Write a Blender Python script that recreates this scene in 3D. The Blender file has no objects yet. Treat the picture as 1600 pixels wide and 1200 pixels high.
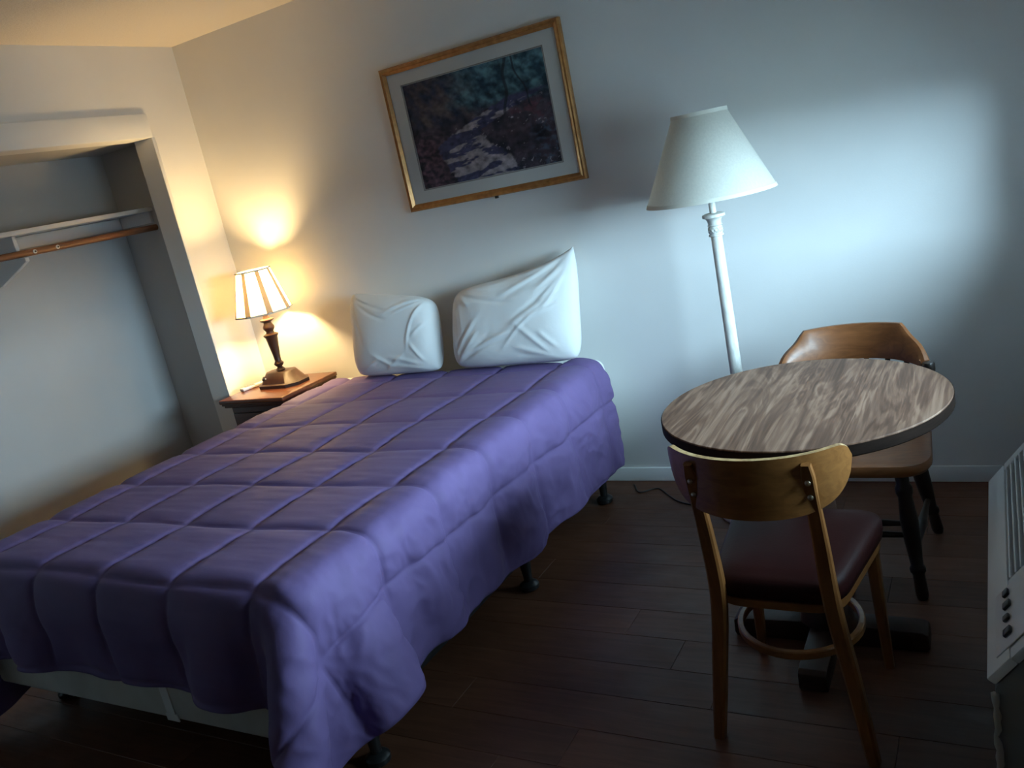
import bpy, bmesh, math, random
import numpy as np
from mathutils import Vector, Matrix, noise

random.seed(7)
scene = bpy.context.scene
COL = scene.collection
PI = math.pi

# ------------------------------------------------------------------ camera
F_PX = 1335.19
R = Vector((0.86199, 0.46477, -0.20360)); U = Vector((0.05400, 0.31480, 0.94740)); FW = Vector((-0.50450, 0.82750, -0.24650))
FW.normalize(); R = (R - FW * R.dot(FW)).normalized(); U = R.cross(FW)
cam_d = bpy.data.cameras.new('camera'); cam = bpy.data.objects.new('camera', cam_d); COL.objects.link(cam)
cam.matrix_world = Matrix(((R.x, U.x, -FW.x, 3.6717), (R.y, U.y, -FW.y, -3.4062), (R.z, U.z, -FW.z, 1.5153), (0, 0, 0, 1)))
cam_d.sensor_width = 36; cam_d.lens = F_PX / 1600 * 36; cam_d.clip_start = 0.02
scene.camera = cam

# ------------------------------------------------------------------ world, daylight, exposure
W_OPEN = dict(y0=-1.80, y1=-0.33, z0=0.93, z1=1.50)          # window opening in the right wall
world = bpy.data.worlds.new('sky'); scene.world = world; world.use_nodes = True
wn = world.node_tree; wn.nodes.clear()
wo = wn.nodes.new('ShaderNodeOutputWorld'); wb = wn.nodes.new('ShaderNodeBackground')
wb.inputs['Color'].default_value = (0.52, 0.80, 0.98, 1); wb.inputs['Strength'].default_value = 49.0
wn.links.new(wb.outputs[0], wo.inputs[0])
pl = bpy.data.lights.new('window_portal', 'AREA'); pl.shape = 'RECTANGLE'
pl.size = W_OPEN['z1'] - W_OPEN['z0']; pl.size_y = W_OPEN['y1'] - W_OPEN['y0']; pl.cycles.is_portal = True
po = bpy.data.objects.new('window_portal', pl); COL.objects.link(po)
po.location = (4.075, (W_OPEN['y0'] + W_OPEN['y1']) / 2, (W_OPEN['z0'] + W_OPEN['z1']) / 2); po.rotation_euler = (0, PI / 2, 0)
scene.view_settings.view_transform = 'Standard'; scene.view_settings.look = 'None'
scene.view_settings.gamma = 1.0; scene.view_settings.use_curve_mapping = False
scene.view_settings.exposure = 0.0
try:
    scene.cycles.use_denoising = True
    scene.cycles.max_bounces = 6; scene.cycles.diffuse_bounces = 4; scene.cycles.glossy_bounces = 2; scene.cycles.transparent_max_bounces = 6
    scene.cycles.sample_clamp_indirect = 8.0; scene.cycles.adaptive_threshold = .025
except Exception: pass
LAMP_W = 50.0

# ------------------------------------------------------------------ helpers
class NT:
    def __init__(s, name):
        s.m = bpy.data.materials.new(name); s.m.use_nodes = True; s.t = s.m.node_tree; s.n = s.t.nodes; s.l = s.t.links
        s.b = s.n['Principled BSDF']; s.o = s.n['Material Output']
    def new(s, k, **kw):
        x = s.n.new(k)
        for a, v in kw.items(): setattr(x, a, v)
        return x
    def link(s, a, b): s.l.new(a, b)
    def coords(s, scale=(1, 1, 1), rot=(0, 0, 0), which='Object', loc=(0, 0, 0)):
        c = s.new('ShaderNodeTexCoord'); m = s.new('ShaderNodeMapping')
        m.inputs['Scale'].default_value = scale; m.inputs['Rotation'].default_value = rot; m.inputs['Location'].default_value = loc
        s.link(c.outputs[which], m.inputs[0]); return m.outputs[0]
    def noise(s, vec, scale=5, detail=4, rough=.5, dist=0):
        x = s.new('ShaderNodeTexNoise'); x.inputs['Scale'].default_value = scale; x.inputs['Detail'].default_value = detail
        x.inputs['Roughness'].default_value = rough; x.inputs['Distortion'].default_value = dist
        s.link(vec, x.inputs['Vector']); return x.outputs[0]
    def ramp(s, fac, stops):
        x = s.new('ShaderNodeValToRGB'); e = x.color_ramp.elements
        e[0].position, e[0].color = stops[0][0], (*stops[0][1], 1); e[1].position, e[1].color = stops[-1][0], (*stops[-1][1], 1)
        for p, c in stops[1:-1]:
            k = e.new(p); k.color = (*c, 1)
        s.link(fac, x.inputs[0]); return x.outputs[0]
    def bump(s, h, strength=.3, dist=.01):
        x = s.new('ShaderNodeBump'); x.inputs['Strength'].default_value = strength; x.inputs['Distance'].default_value = dist
        s.link(h, x.inputs['Height']); s.link(x.outputs[0], s.b.inputs['Normal'])
    def set(s, **kw):
        for k, v in kw.items():
            i = s.b.inputs[k.replace('_', ' ')]
            if isinstance(v, bpy.types.NodeSocket): s.link(v, i)
            else: i.default_value = (*v, 1) if isinstance(v, tuple) and len(v) == 3 else v
        return s

def paint(name, col, rough=.6, var=.05, bump=0.0, bscale=120, spec=.3):
    n = NT(name); v = n.coords()
    f = n.noise(v, 3, 4)
    lo = tuple(c * (1 - var) for c in col); hi = tuple(min(1, c * (1 + var)) for c in col)
    n.set(Base_Color=n.ramp(f, [(.3, lo), (.7, hi)]), Roughness=rough, Specular_IOR_Level=spec)
    if bump: n.bump(n.noise(v, bscale, 3), bump, .004)
    return n.m

def wood(name, dark, light, scale=(14, 1.2, 14), rot=(0, 0, 0), rough=.4, nscale=3, spec=.4, dist=1.2, coat=0.0):
    n = NT(name); v = n.coords(scale, rot)
    f = n.noise(v, nscale, 6, .6, dist)
    n.set(Base_Color=n.ramp(f, [(.28, dark), (.5, tuple((a + b) / 2 for a, b in zip(dark, light))), (.72, light)]), Roughness=rough, Specular_IOR_Level=spec, Coat_Weight=coat)
    n.bump(f, .08, .002)
    return n.m

M = {}
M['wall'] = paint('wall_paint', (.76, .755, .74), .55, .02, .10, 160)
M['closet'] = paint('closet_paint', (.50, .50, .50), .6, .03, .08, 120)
M['trim'] = paint('trim_paint', (.76, .77, .77), .4, .03)
n = NT('ceiling_texture'); v = n.coords(); h = n.noise(v, 90, 6, .7)
n.set(Base_Color=(.70, .64, .56), Roughness=.9); n.bump(h, .5, .012); M['ceil'] = n.m
n = NT('subfloor'); n.set(Base_Color=(.012, .008, .006), Roughness=.8); M['subfloor'] = n.m
# laminate planks: colour jitter by object
n = NT('laminate_plank'); v = n.coords((1.1, 12, 12)); f = n.noise(v, 3.0, 8, .62, .8)
oi = n.new('ShaderNodeObjectInfo'); k = n.noise(n.coords((3, 5, 5)), 2.5, 4, .6)
base = n.ramp(f, [(.25, (.060, .022, .011)), (.5, (.095, .037, .019)), (.75, (.130, .054, .029))])
hs = n.new('ShaderNodeHueSaturation'); ma = n.new('ShaderNodeMapRange'); ma.inputs[3].default_value = .85; ma.inputs[4].default_value = 1.15
n.link(oi.outputs['Random'], ma.inputs[0]); n.link(ma.outputs[0], hs.inputs['Value']); n.link(base, hs.inputs['Color'])
vo = n.new('ShaderNodeTexVoronoi'); vo.inputs['Scale'].default_value = 2.2; n.link(n.coords((1, 5, 5)), vo.inputs[0])
mk = n.ramp(vo.outputs['Distance'], [(.03, (.25, .25, .25)), (.07, (1, 1, 1))])
mx = n.new('ShaderNodeMix', data_type='RGBA', blend_type='MULTIPLY'); mx.inputs[0].default_value = 1
n.link(hs.outputs[0], mx.inputs[6]); n.link(mk, mx.inputs[7])
n.set(Base_Color=mx.outputs[2], Roughness=n.ramp(k, [(.3, (.38,) * 3), (.7, (.55,) * 3)]), Specular_IOR_Level=.35); n.bump(f, .06, .002); M['plank'] = n.m
# comforter
n = NT('purple_microfibre'); v = n.coords(); f = n.noise(v, 5, 5)
n.set(Base_Color=n.ramp(f, [(.3, (.138, .095, .226)), (.7, (.162, .113, .262))]), Roughness=.6, Specular_IOR_Level=.12, Sheen_Weight=.04, Sheen_Roughness=.4)
n.set(Sheen_Tint=(.7, .65, .9)); n.bump(n.noise(n.coords((1, 1, 1)), 60, 4, .6), .12, .004); M['quilt'] = n.m
n = NT('white_cotton'); v = n.coords(); n.set(Base_Color=(.80, .80, .79), Roughness=.75, Sheen_Weight=.15); n.bump(n.noise(v, 25, 5, .6), .25, .006); M['cotton'] = n.m
n = NT('box_spring_cloth'); v = n.coords(); n.set(Base_Color=n.ramp(n.noise(v, 8, 4), [(.3, (.50, .49, .46)), (.7, (.60, .59, .56))]), Roughness=.85); n.bump(n.noise(v, 200, 2), .2, .002); M['box'] = n.m
n = NT('clear_tape'); n.set(Base_Color=(.8, .8, .8), Roughness=.15, Specular_IOR_Level=.8); M['tape'] = n.m
n = NT('black_steel'); n.set(Base_Color=n.ramp(n.noise(n.coords(), 20, 3), [(.3, (.012, .011, .011)), (.7, (.022, .020, .019))]), Roughness=.4, Specular_IOR_Level=.5); M['black'] = n.m
n = NT('black_plastic'); n.set(Base_Color=n.ramp(n.noise(n.coords(), 30, 3), [(.3, (.010, .010, .010)), (.7, (.018, .018, .018))]), Roughness=.3); M['blackp'] = n.m
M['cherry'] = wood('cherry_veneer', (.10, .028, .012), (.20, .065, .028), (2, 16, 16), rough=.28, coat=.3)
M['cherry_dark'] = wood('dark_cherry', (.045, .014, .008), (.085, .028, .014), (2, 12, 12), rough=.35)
M['bronze'] = wood('brown_lamp_finish', (.034, .012, .007), (.060, .022, .013), (6, 6, 2), rough=.45, nscale=5)
n = NT('white_plastic'); n.set(Base_Color=n.ramp(n.noise(n.coords(), 10, 3), [(.3, (.74, .75, .74)), (.7, (.80, .80, .79))]), Roughness=.35); M['whitep'] = n.m
# lamp shades: cloth that lets light through
def shade_mat(name, col, trans):
    n = NT(name); v = n.coords((1, 1, 1)); f = n.noise(v, 140, 2)
    d = n.new('ShaderNodeBsdfDiffuse'); t = n.new('ShaderNodeBsdfTranslucent'); m = n.new('ShaderNodeMixShader'); m.inputs[0].default_value = trans
    c = n.ramp(f, [(.3, tuple(x * .93 for x in col)), (.7, col)])
    n.link(c, d.inputs[0]); n.link(c, t.inputs[0]); n.link(d.outputs[0], m.inputs[1]); n.link(t.outputs[0], m.inputs[2]); n.link(m.outputs[0], n.o.inputs[0]); return n.m
M['shade_warm'] = shade_mat('cream_shade_cloth', (.86, .77, .54), .6)
M['shade_band'] = shade_mat('taupe_shade_band', (.42, .34, .26), .15)
M['shade_cream'] = shade_mat('ivory_shade_cloth', (.80, .78, .70), .22)
M['shade_trim'] = paint('ivory_trim', (.72, .70, .62), .7)
n = NT('lit_bulb'); n.set(Base_Color=(1, .9, .7), Emission_Color=(1.0, .69, .31)); M['bulb'] = n.m
tr_ = n.new('ShaderNodeBsdfTransparent'); em_ = n.new('ShaderNodeEmission'); mx_ = n.new('ShaderNodeMixShader'); mx_.inputs[0].default_value = .3      # clear glowing envelope
em_.inputs[0].default_value = (1.0, .69, .31, 1); em_.inputs[1].default_value = 30
n.link(tr_.outputs[0], mx_.inputs[1]); n.link(em_.outputs[0], mx_.inputs[2]); n.link(mx_.outputs[0], n.o.inputs[0])
n = NT('lamp_ivory_paint'); v = n.coords((1, 1, .3)); f = n.noise(v, 60, 5, .7)
n.set(Base_Color=n.ramp(f, [(.3, (.52, .51, .47)), (.6, (.68, .67, .63))]), Roughness=.5); n.bump(f, .2, .003); M['lampivory'] = n.m
n = NT('gilt_frame'); f = n.noise(n.coords((3, 3, 3)), 12, 5)
n.set(Base_Color=n.ramp(f, [(.3, (.34, .15, .045)), (.7, (.52, .26, .085))]), Roughness=.32, Metallic=.45); M['gilt'] = n.m
M['mat'] = paint('picture_mat', (.80, .79, .75), .8, .03)
M['matline'] = paint('mat_bevel', (.40, .37, .34), .7, .03)
n = NT('painted_print'); a = n.new('ShaderNodeVertexColor'); a.layer_name = 'print'; n.set(Base_Color=a.outputs[0], Roughness=.7); M['print'] = n.m
def glass(name, tint=(1, 1, 1), ior=1.33):
    n = NT(name); t = n.new('ShaderNodeBsdfTransparent'); g = n.new('ShaderNodeBsdfGlossy'); g.inputs['Roughness'].default_value = .03
    fr = n.new('ShaderNodeFresnel'); fr.inputs[0].default_value = ior; m = n.new('ShaderNodeMixShader'); t.inputs[0].default_value = (*tint, 1)
    n.link(fr.outputs[0], m.inputs[0]); n.link(t.outputs[0], m.inputs[1]); n.link(g.outputs[0], m.inputs[2]); n.link(m.outputs[0], n.o.inputs[0]); return n.m
M['glass'] = glass('clear_glass'); M['picture_glass'] = glass('matte_picture_glass', ior=1.10)
# table laminate with cathedral grain
n = NT('walnut_laminate'); v0 = n.coords((5.5, .9, 1), (0, 0, .24), loc=(.35, .2, 0)); f1 = n.noise(v0, 1.3, 3, .5, 2.4)
wv = n.new('ShaderNodeMath', operation='MULTIPLY'); n.link(f1, wv.inputs[0]); wv.inputs[1].default_value = 34
sn = n.new('ShaderNodeMath', operation='SINE'); n.link(wv.outputs[0], sn.inputs[0])
f2 = n.noise(n.coords((22, .75, 1), (0, 0, .24)), 3, 5, .6, .35); f3 = n.noise(n.coords((5, 1.0, 1), (0, 0, .24)), 2, 3)
a1 = n.new('ShaderNodeMath', operation='MULTIPLY_ADD'); n.link(sn.outputs[0], a1.inputs[0]); a1.inputs[1].default_value = .13; n.link(f2, a1.inputs[2])
a2 = n.new('ShaderNodeMath', operation='MULTIPLY_ADD'); n.link(f3, a2.inputs[0]); a2.inputs[1].default_value = .5; n.link(a1.outputs[0], a2.inputs[2])
n.set(Base_Color=n.ramp(a2.outputs[0], [(.42, (.062, .029, .016)), (.62, (.108, .053, .032)), (.80, (.158, .084, .053)), (1.0, (.26, .155, .104))]), Roughness=.5, Specular_IOR_Level=.25); M['laminate'] = n.m
n = NT('dark_edge_band'); n.set(Base_Color=n.ramp(n.noise(n.coords((3, 3, 30)), 4, 4), [(.3, (.010, .0055, .004)), (.7, (.018, .010, .007))]), Roughness=.7, Specular_IOR_Level=.08); M['edge'] = n.m
M['base_wood'] = wood('dark_pedestal_wood', (.020, .009, .006), (.045, .020, .013), (4, 4, 20), rough=.45)
M['honey'] = wood('honey_bentwood', (.185, .072, .019), (.30, .125, .035), (3, 14, 14), rough=.33, coat=.25)
M['honey_v'] = wood('honey_bentwood_upright', (.160, .060, .016), (.255, .102, .030), (16, 16, 2), rough=.36, coat=.2)
n = NT('chipped_ply_edge'); f = n.noise(n.coords((6, 6, 60)), 6, 5, .7)
n.set(Base_Color=n.ramp(f, [(.35, (.16, .075, .025)), (.55, (.42, .26, .11)), (.7, (.52, .36, .18))]), Roughness=.5); M['ply'] = n.m
n = NT('oxblood_vinyl'); v = n.coords(); n.set(Base_Color=n.ramp(n.noise(v, 6, 4), [(.3, (.020, .0035, .0035)), (.7, (.032, .006, .005))]), Roughness=.55, Specular_IOR_Level=.2); n.bump(n.noise(v, 180, 2), .15, .002); M['vinyl'] = n.m
n = NT('rivet_metal'); n.set(Base_Color=(.5, .42, .32), Metallic=1.0, Roughness=.35); M['rivet'] = n.m
M['maple'] = wood('orange_maple', (.130, .044, .014), (.22, .080, .026), (2.5, 14, 14), rough=.42, coat=.08)
M['ebony'] = wood('black_stained_wood', (.010, .007, .006), (.022, .015, .012), (10, 10, 2), rough=.35)
M['rodwood'] = wood('closet_rod_wood', (.16, .07, .035), (.26, .125, .065), (14, 2, 14), rough=.45)
M['acplastic'] = paint('aged_white_plastic', (.78, .79, .77), .5, .04)
M['acgrey'] = paint('grey_sheet_metal', (.22, .22, .21), .5, .08)
n = NT('grille_dark'); n.set(Base_Color=(.015, .015, .016), Roughness=.6); M['acdark'] = n.m
M['foam'] = paint('torn_foam_strip', (.40, .38, .33), .9, .15, .6, 60)
n = NT('outside_concrete'); n.set(Base_Color=n.ramp(n.noise(n.coords(), 2, 5), [(.3, (.13, .13, .13)), (.7, (.17, .17, .165))]), Roughness=.9); M['ground'] = n.m

def tag(o, label=None, cat=None, group=None, kind=None):
    if label: o['label'] = label
    if cat: o['category'] = cat
    if group: o['group'] = group
    if kind: o['kind'] = kind
    return o
def empty(name, loc, label, cat, rz=0, group=None):
    o = bpy.data.objects.new(name, None); COL.objects.link(o); o.location = loc; o.rotation_euler = (0, 0, rz); o.empty_display_size = .1
    return tag(o, label, cat, group)
def link(name, me, mat, parent=None, smooth=False, label=None):
    if isinstance(me, bmesh.types.BMesh):
        bm = me; me = bpy.data.meshes.new(name); bm.normal_update(); bm.to_mesh(me); bm.free()
    o = bpy.data.objects.new(name, me); COL.objects.link(o)
    if mat is not None and not me.materials: me.materials.append(M[mat] if isinstance(mat, str) else mat)
    if smooth:
        me.polygons.foreach_set('use_smooth', [True] * len(me.polygons))
        if smooth == 'auto':
            try: me.set_sharp_from_angle(angle=math.radians(38))
            except Exception: pass
    if parent: o.parent = parent
    if label: o['label'] = label
    return o
def bm_box(bm, lo, hi, bevel=0, seg=2, mat=None):
    ret = bmesh.ops.create_cube(bm, size=1); vs = ret['verts']
    for v in vs: v.co = Vector([lo[i] + (v.co[i] + .5) * (hi[i] - lo[i]) for i in range(3)])
    if mat is not None: bmesh.ops.transform(bm, matrix=mat, verts=vs)
    if bevel:
        es = list({e for v in vs for e in v.link_edges})
        bmesh.ops.bevel(bm, geom=es, offset=bevel, segments=seg, profile=.5, affect='EDGES')
    return bm
def box(name, lo, hi, mat, parent=None, bevel=0, seg=2, label=None, smooth=None):
    bm = bm_box(bmesh.new(), lo, hi, bevel, seg)
    return link(name, bm, mat, parent, ('auto' if bevel else False) if smooth is None else smooth, label)
def lathe_bm(prof, seg=40, bm=None, cap=True, center=(0, 0, 0)):
    bm = bm or bmesh.new(); rings = []
    for r, z in prof:
        if r < 1e-5: rings.append([bm.verts.new((center[0], center[1], center[2] + z))]); continue
        rings.append([bm.verts.new((center[0] + r * math.cos(2 * PI * i / seg), center[1] + r * math.sin(2 * PI * i / seg), center[2] + z)) for i in range(seg)])
    for a, b in zip(rings, rings[1:]):
        for i in range(seg):
            j = (i + 1) % seg
            if len(a) == 1 and len(b) == 1: break
            if len(a) == 1: bm.faces.new((a[0], b[j], b[i]))
            elif len(b) == 1: bm.faces.new((a[i], a[j], b[0]))
            else: bm.faces.new((a[i], a[j], b[j], b[i]))
    if cap:
        for r_, rev in ((rings[0], True), (rings[-1], False)):
            if len(r_) > 1: bm.faces.new(list(reversed(r_)) if rev else r_)
    bmesh.ops.recalc_face_normals(bm, faces=bm.faces[:])
    return bm
def tube_bm(path, rad, seg=12, bm=None, sec=None, up=(0, 0, 1), closed=False):
    """sweep a round (or w x h rounded rectangular) section along path; rad number or list"""
    bm = bm or bmesh.new(); P = [Vector(p) for p in path]; N = len(P); rings = []
    for i, p in enumerate(P):
        if closed: t = P[(i + 1) % N] - P[(i - 1) % N]
        else: t = P[min(i + 1, N - 1)] - P[max(i - 1, 0)]
        t.normalize(); u = Vector(up); s = t.cross(u)
        if s.length < 1e-3: s = t.cross(Vector((1, 0, 0)))
        s.normalize(); w = s.cross(t)
        ring = []
        if sec:
            a, b = sec[i] if isinstance(sec, list) else sec; a /= 2; b /= 2; c = min(a, b) * .35
            pts = [(a, b - c), (a - c, b), (-a + c, b), (-a, b - c), (-a, -b + c), (-a + c, -b), (a - c, -b), (a, -b + c)]
        else:
            r = rad[i] if isinstance(rad, (list, tuple)) else rad
            pts = [(r * math.cos(2 * PI * k / seg), r * math.sin(2 * PI * k / seg)) for k in range(seg)]
        rings.append([bm.verts.new(p + s * a + w * b) for a, b in pts])
    n_ = len(rings[0])
    for i in range(N if closed else N - 1):
        a, b = rings[i], rings[(i + 1) % N]
        for k in range(n_): bm.faces.new((a[k], a[(k + 1) % n_], b[(k + 1) % n_], b[k]))
    if not closed: bm.faces.new(list(reversed(rings[0]))); bm.faces.new(rings[-1])
    bmesh.ops.recalc_face_normals(bm, faces=bm.faces[:])
    return bm
def catmull(pts, n=6):
    P = [Vector(p) for p in pts]; P = [P[0] * 2 - P[1]] + P + [P[-1] * 2 - P[-2]]; out = []
    for i in range(1, len(P) - 2):
        for k in range(n):
            t = k / n; a, b, c, d = P[i - 1:i + 3]
            out.append(.5 * ((2 * b) + (c - a) * t + (2 * a - 5 * b + 4 * c - d) * t * t + (3 * b - 3 * c + d - a) * t ** 3))
    out.append(P[-2]); return out
def prism_bm(poly, lo, hi, axis='y', bevel=0, bm=None):
    """poly in the two other axes, extruded along axis from lo to hi"""
    bm = bm or bmesh.new()
    def mk(p, t):
        return {'y': (p[0], t, p[1]), 'z': (p[0], p[1], t), 'x': (t, p[0], p[1])}[axis]
    a = [bm.verts.new(mk(p, lo)) for p in poly]; b = [bm.verts.new(mk(p, hi)) for p in poly]; n_ = len(poly)
    f = [bm.faces.new(a), bm.faces.new(list(reversed(b)))] + [bm.faces.new((a[i], b[i], b[(i + 1) % n_], a[(i + 1) % n_])) for i in range(n_)]
    bmesh.ops.recalc_face_normals(bm, faces=f)
    if bevel: bmesh.ops.bevel(bm, geom=list({e for q in f for e in q.edges}), offset=bevel, segments=2, profile=.5, affect='EDGES')
    return bm
def grid_mesh(name, Pts, close=False):
    """Pts: array (m, n, 3) -> quad mesh"""
    m, n_ = Pts.shape[:2]; idx = np.arange(m * n_).reshape(m, n_)
    q = np.stack([idx[:-1, :-1], idx[1:, :-1], idx[1:, 1:], idx[:-1, 1:]], -1).reshape(-1, 4)
    me = bpy.data.meshes.new(name); me.from_pydata(Pts.reshape(-1, 3).tolist(), [], q.tolist()); me.update(); return me

# ------------------------------------------------------------------ the room
HC = 2.44; XW = 4.0; YF = -6.4; YC0, YC1, ZC = -1.95, -0.30, 2.0     # closet opening
def struct(name, boxes, mat, **kw):
    bm = bmesh.new()
    for lo, hi in boxes: bm_box(bm, lo, hi)
    return tag(link(name, bm, mat), kind='structure', **kw)
floor = struct('floor', [((-.75, YF - .1, -.12), (XW + .15, .1, -.012))], 'subfloor')
PW, PL = .152, 1.22
plank_me = {}
row = 0; y = .0
rnd = random.Random(3)
while y > YF:
    y2 = max(y - PW, YF); x = 0.0 - rnd.uniform(0, PL)
    x = max(x, -.62)
    first = True
    while x < XW - 1e-3:
        L = PL if not first else rnd.choice((.35, .6, .85, 1.1)); first = False
        x2 = min(x + L, XW)
        if y < YC1 - 0.02 and y > YC0 or x2 > 0.02:
            xa = x if (YC0 < y < YC1) else max(x, .0)
            if x2 - xa > .03:
                key = (round(x2 - xa, 3), round(y - y2, 3))
                if key not in plank_me:
                    bm = bm_box(bmesh.new(), (0, -(y - y2) + .0009, -.012), (x2 - xa - .0009, 0, 0), .0009, 1)
                    me = bpy.data.meshes.new('plank'); bm.to_mesh(me); bm.free(); me.materials.append(M['plank']); plank_me[key] = me
                o = bpy.data.objects.new('plank', plank_me[key]); COL.objects.link(o); o.location = (xa, y, 0); o.parent = floor
        x = x2
    y = y2
struct('ceiling', [((-.75, YF - .1, HC), (XW + .15, .1, HC + .1))], 'ceil')
struct('wall_back', [((-.75, 0, -.012), (XW + .15, .12, HC))], 'wall')
struct('wall_left', [((-.13, YC1, -.012), (0, 0, HC)), ((-.13, YC0, ZC), (0, YC1, HC)), ((-.13, YF, -.012), (0, YC0, HC))], 'wall')
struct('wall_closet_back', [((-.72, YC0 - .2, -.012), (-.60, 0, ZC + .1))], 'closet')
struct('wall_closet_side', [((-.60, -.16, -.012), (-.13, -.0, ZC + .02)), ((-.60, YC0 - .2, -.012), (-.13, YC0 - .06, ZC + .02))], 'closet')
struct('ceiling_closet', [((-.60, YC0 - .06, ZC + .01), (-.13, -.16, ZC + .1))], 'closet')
wo_ = W_OPEN
struct('wall_right', [((XW, wo_['y1'], -.012), (XW + .07, 0, HC)), ((XW, YF, -.012), (XW + .07, wo_['y0'], HC)),
                      ((XW, wo_['y0'], -.012), (XW + .07, wo_['y1'], wo_['z0'])), ((XW, wo_['y0'], wo_['z1']), (XW + .07, wo_['y1'], HC))], 'wall')
struct('wall_front', [((-.13, YF - .12, -.012), (XW + .15, YF, HC))], 'wall')
win = tag(bpy.data.objects.new('window_1', None), kind='structure'); COL.objects.link(win); win.location = (XW + .025, 0, 0)
for nm, lo, hi in (('frame_rail', (0, wo_['y0'], wo_['z0']), (.04, wo_['y1'], wo_['z0'] + .03)), ('frame_rail', (0, wo_['y0'], wo_['z1'] - .03), (.04, wo_['y1'], wo_['z1'])),
                   ('frame_stile', (0, wo_['y0'], wo_['z0'] + .03), (.04, wo_['y0'] + .03, wo_['z1'] - .03)), ('frame_stile', (0, wo_['y1'] - .03, wo_['z0'] + .03), (.04, wo_['y1'], wo_['z1'] - .03))):
    box(nm, lo, hi, 'trim', win)
box('pane', (.018, wo_['y0'] + .03, wo_['z0'] + .03), (.022, wo_['y1'] - .03, wo_['z1'] - .03), 'glass', win)
tag(box('ground_outside', (XW + .3, -30, -.3), (60, 30, -.2), 'ground'), kind='structure')
tag(box('sky_blocker_outside', (XW + .07, -8, 2.30), (XW + 1.55, 4, 2.42), 'ground'), kind='structure')  # unseen slab added outside to block steep sky light through the window
tag(box('trim_1', (0.0, YC0 - .02, ZC), (.013, YC1 + .005, ZC + .115), 'trim', bevel=.003), kind='structure')
tag(box('trim_2', (0.0, YC1, 0), (.006, YC1 + .022, ZC), 'trim', bevel=.002), kind='structure')
bb = tag(bpy.data.objects.new('baseboard_back', None), kind='structure'); COL.objects.link(bb)
for x0, x1, t in ((.0, 2.44, .014), (2.443, XW, .012)): box('baseboard_length', (x0 + .002, -t, 0), (x1 - .001, 0, .066), 'trim', bb, .004)
tag(box('baseboard_right', (XW - .012, YF, 0), (XW, -.014, .066), 'trim', bevel=.003), kind='structure')
tag(box('baseboard_left', (0, -.298, 0), (.012, -.014, .066), 'trim', bevel=.003), kind='structure')

# ------------------------------------------------------------------ closet fittings
cs = empty('closet_shelf', (-.46, -1.05, 1.66), 'white painted shelf board running across the open closet', 'shelf')
def rel(o, lo, hi): return tuple(a - b for a, b in zip(lo, o.location)), tuple(a - b for a, b in zip(hi, o.location))
box('board', *rel(cs, (-.598, -2.005, 1.662), (-.315, -.162, 1.684)), 'trim', cs, .002)
box('cleat', *rel(cs, (-.598, -.180, 1.60), (-.335, -.162, 1.661)), 'trim', cs, .002)
box('cleat', *rel(cs, (-.598, -1.99, 1.60), (-.580, -.182, 1.661)), 'trim', cs, .002)
bmk = prism_bm([(-.578, 1.44), (-.570, 1.44), (-.36, 1.515), (-.305, 1.535), (-.305, 1.552), (-.352, 1.552), (-.352, 1.661), (-.578, 1.661)], -.955, -.935, 'y', .002)
bmesh.ops.translate(bmk, vec=-cs.location, verts=bmk.verts[:]); link('bracket', bmk, 'trim', cs, 'auto', 'white triangular bracket')
rod = empty('closet_rod', (-.33, -1.05, 1.573), 'brown wooden hanging rod below the closet shelf', 'rod')
link('pole', tube_bm([(0, .888, 0), (0, 0, 0), (0, -.93, 0)], .0165, 16), 'rodwood', rod, 'auto')
for yy in (-.89, -.77):
    b = lathe_bm([(0, 0), (.010, 0), (.010, .003), (.004, .005), (0, .005)], 14); bmesh.ops.transform(b, matrix=Matrix.Translation((.0155, yy + 1.05, 0)) @ Matrix.Rotation(PI / 2, 4, 'Y'), verts=b.verts[:])
    w = link('screw_washer', b, 'whitep', rod, 'auto', 'pale washer with dark screw')
    b = lathe_bm([(0, .004), (.0042, .004), (.0042, .0075), (0, .008)], 10); bmesh.ops.transform(b, matrix=Matrix.Translation((.0155, yy + 1.05, 0)) @ Matrix.Rotation(PI / 2, 4, 'Y'), verts=b.verts[:])
    link('screw', b, 'black', w)

# ------------------------------------------------------------------ bed
BX0, BX1, BY0, BY1 = .61, 2.13, -2.11, -.08; ZB0, ZB1, ZM = .17, .385, .615
bf = empty('bed_frame', (1.37, -1.05, 0), 'black steel bed frame on short legs under the purple bed', 'bed frame')
def lc(o, p): return (p[0] - o.location[0], p[1] - o.location[1], p[2] - o.location[2])
for x in (BX0 + .04, BX1 - .04):
    s = 1 if x > 1.3 else -1
    box('side_rail', lc(bf, (x - .02, -2.07, .135)), lc(bf, (x + .02, -.12, .168)), 'black', bf, .003)
for yy in (-.245, -.99, -1.934): box('cross_rail', lc(bf, (BX0 + .062, yy - .02, .138)), lc(bf, (BX1 - .062, yy + .02, .166)), 'black', bf, .003)
for x in (.65, 2.09):
    for yy in (-.245, -.99, -1.934):
        link('leg', lathe_bm([(.0, .0), (.026, .0), (.036, .008), (.036, .022), (.026, .032), (.016, .036), (.017, .06), (.021, .10), (.023, .134)], 20, center=lc(bf, (x, yy, 0))), 'blackp', bf, 'auto')
bs = empty('box_spring', (1.37, -1.095, ZB0), 'pale grey box spring showing below the comforter at the foot', 'box spring')
box('body', lc(bs, (BX0, BY0, ZB0)), lc(bs, (BX1, BY1, ZB1)), 'box', bs, .018, 3)
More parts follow.
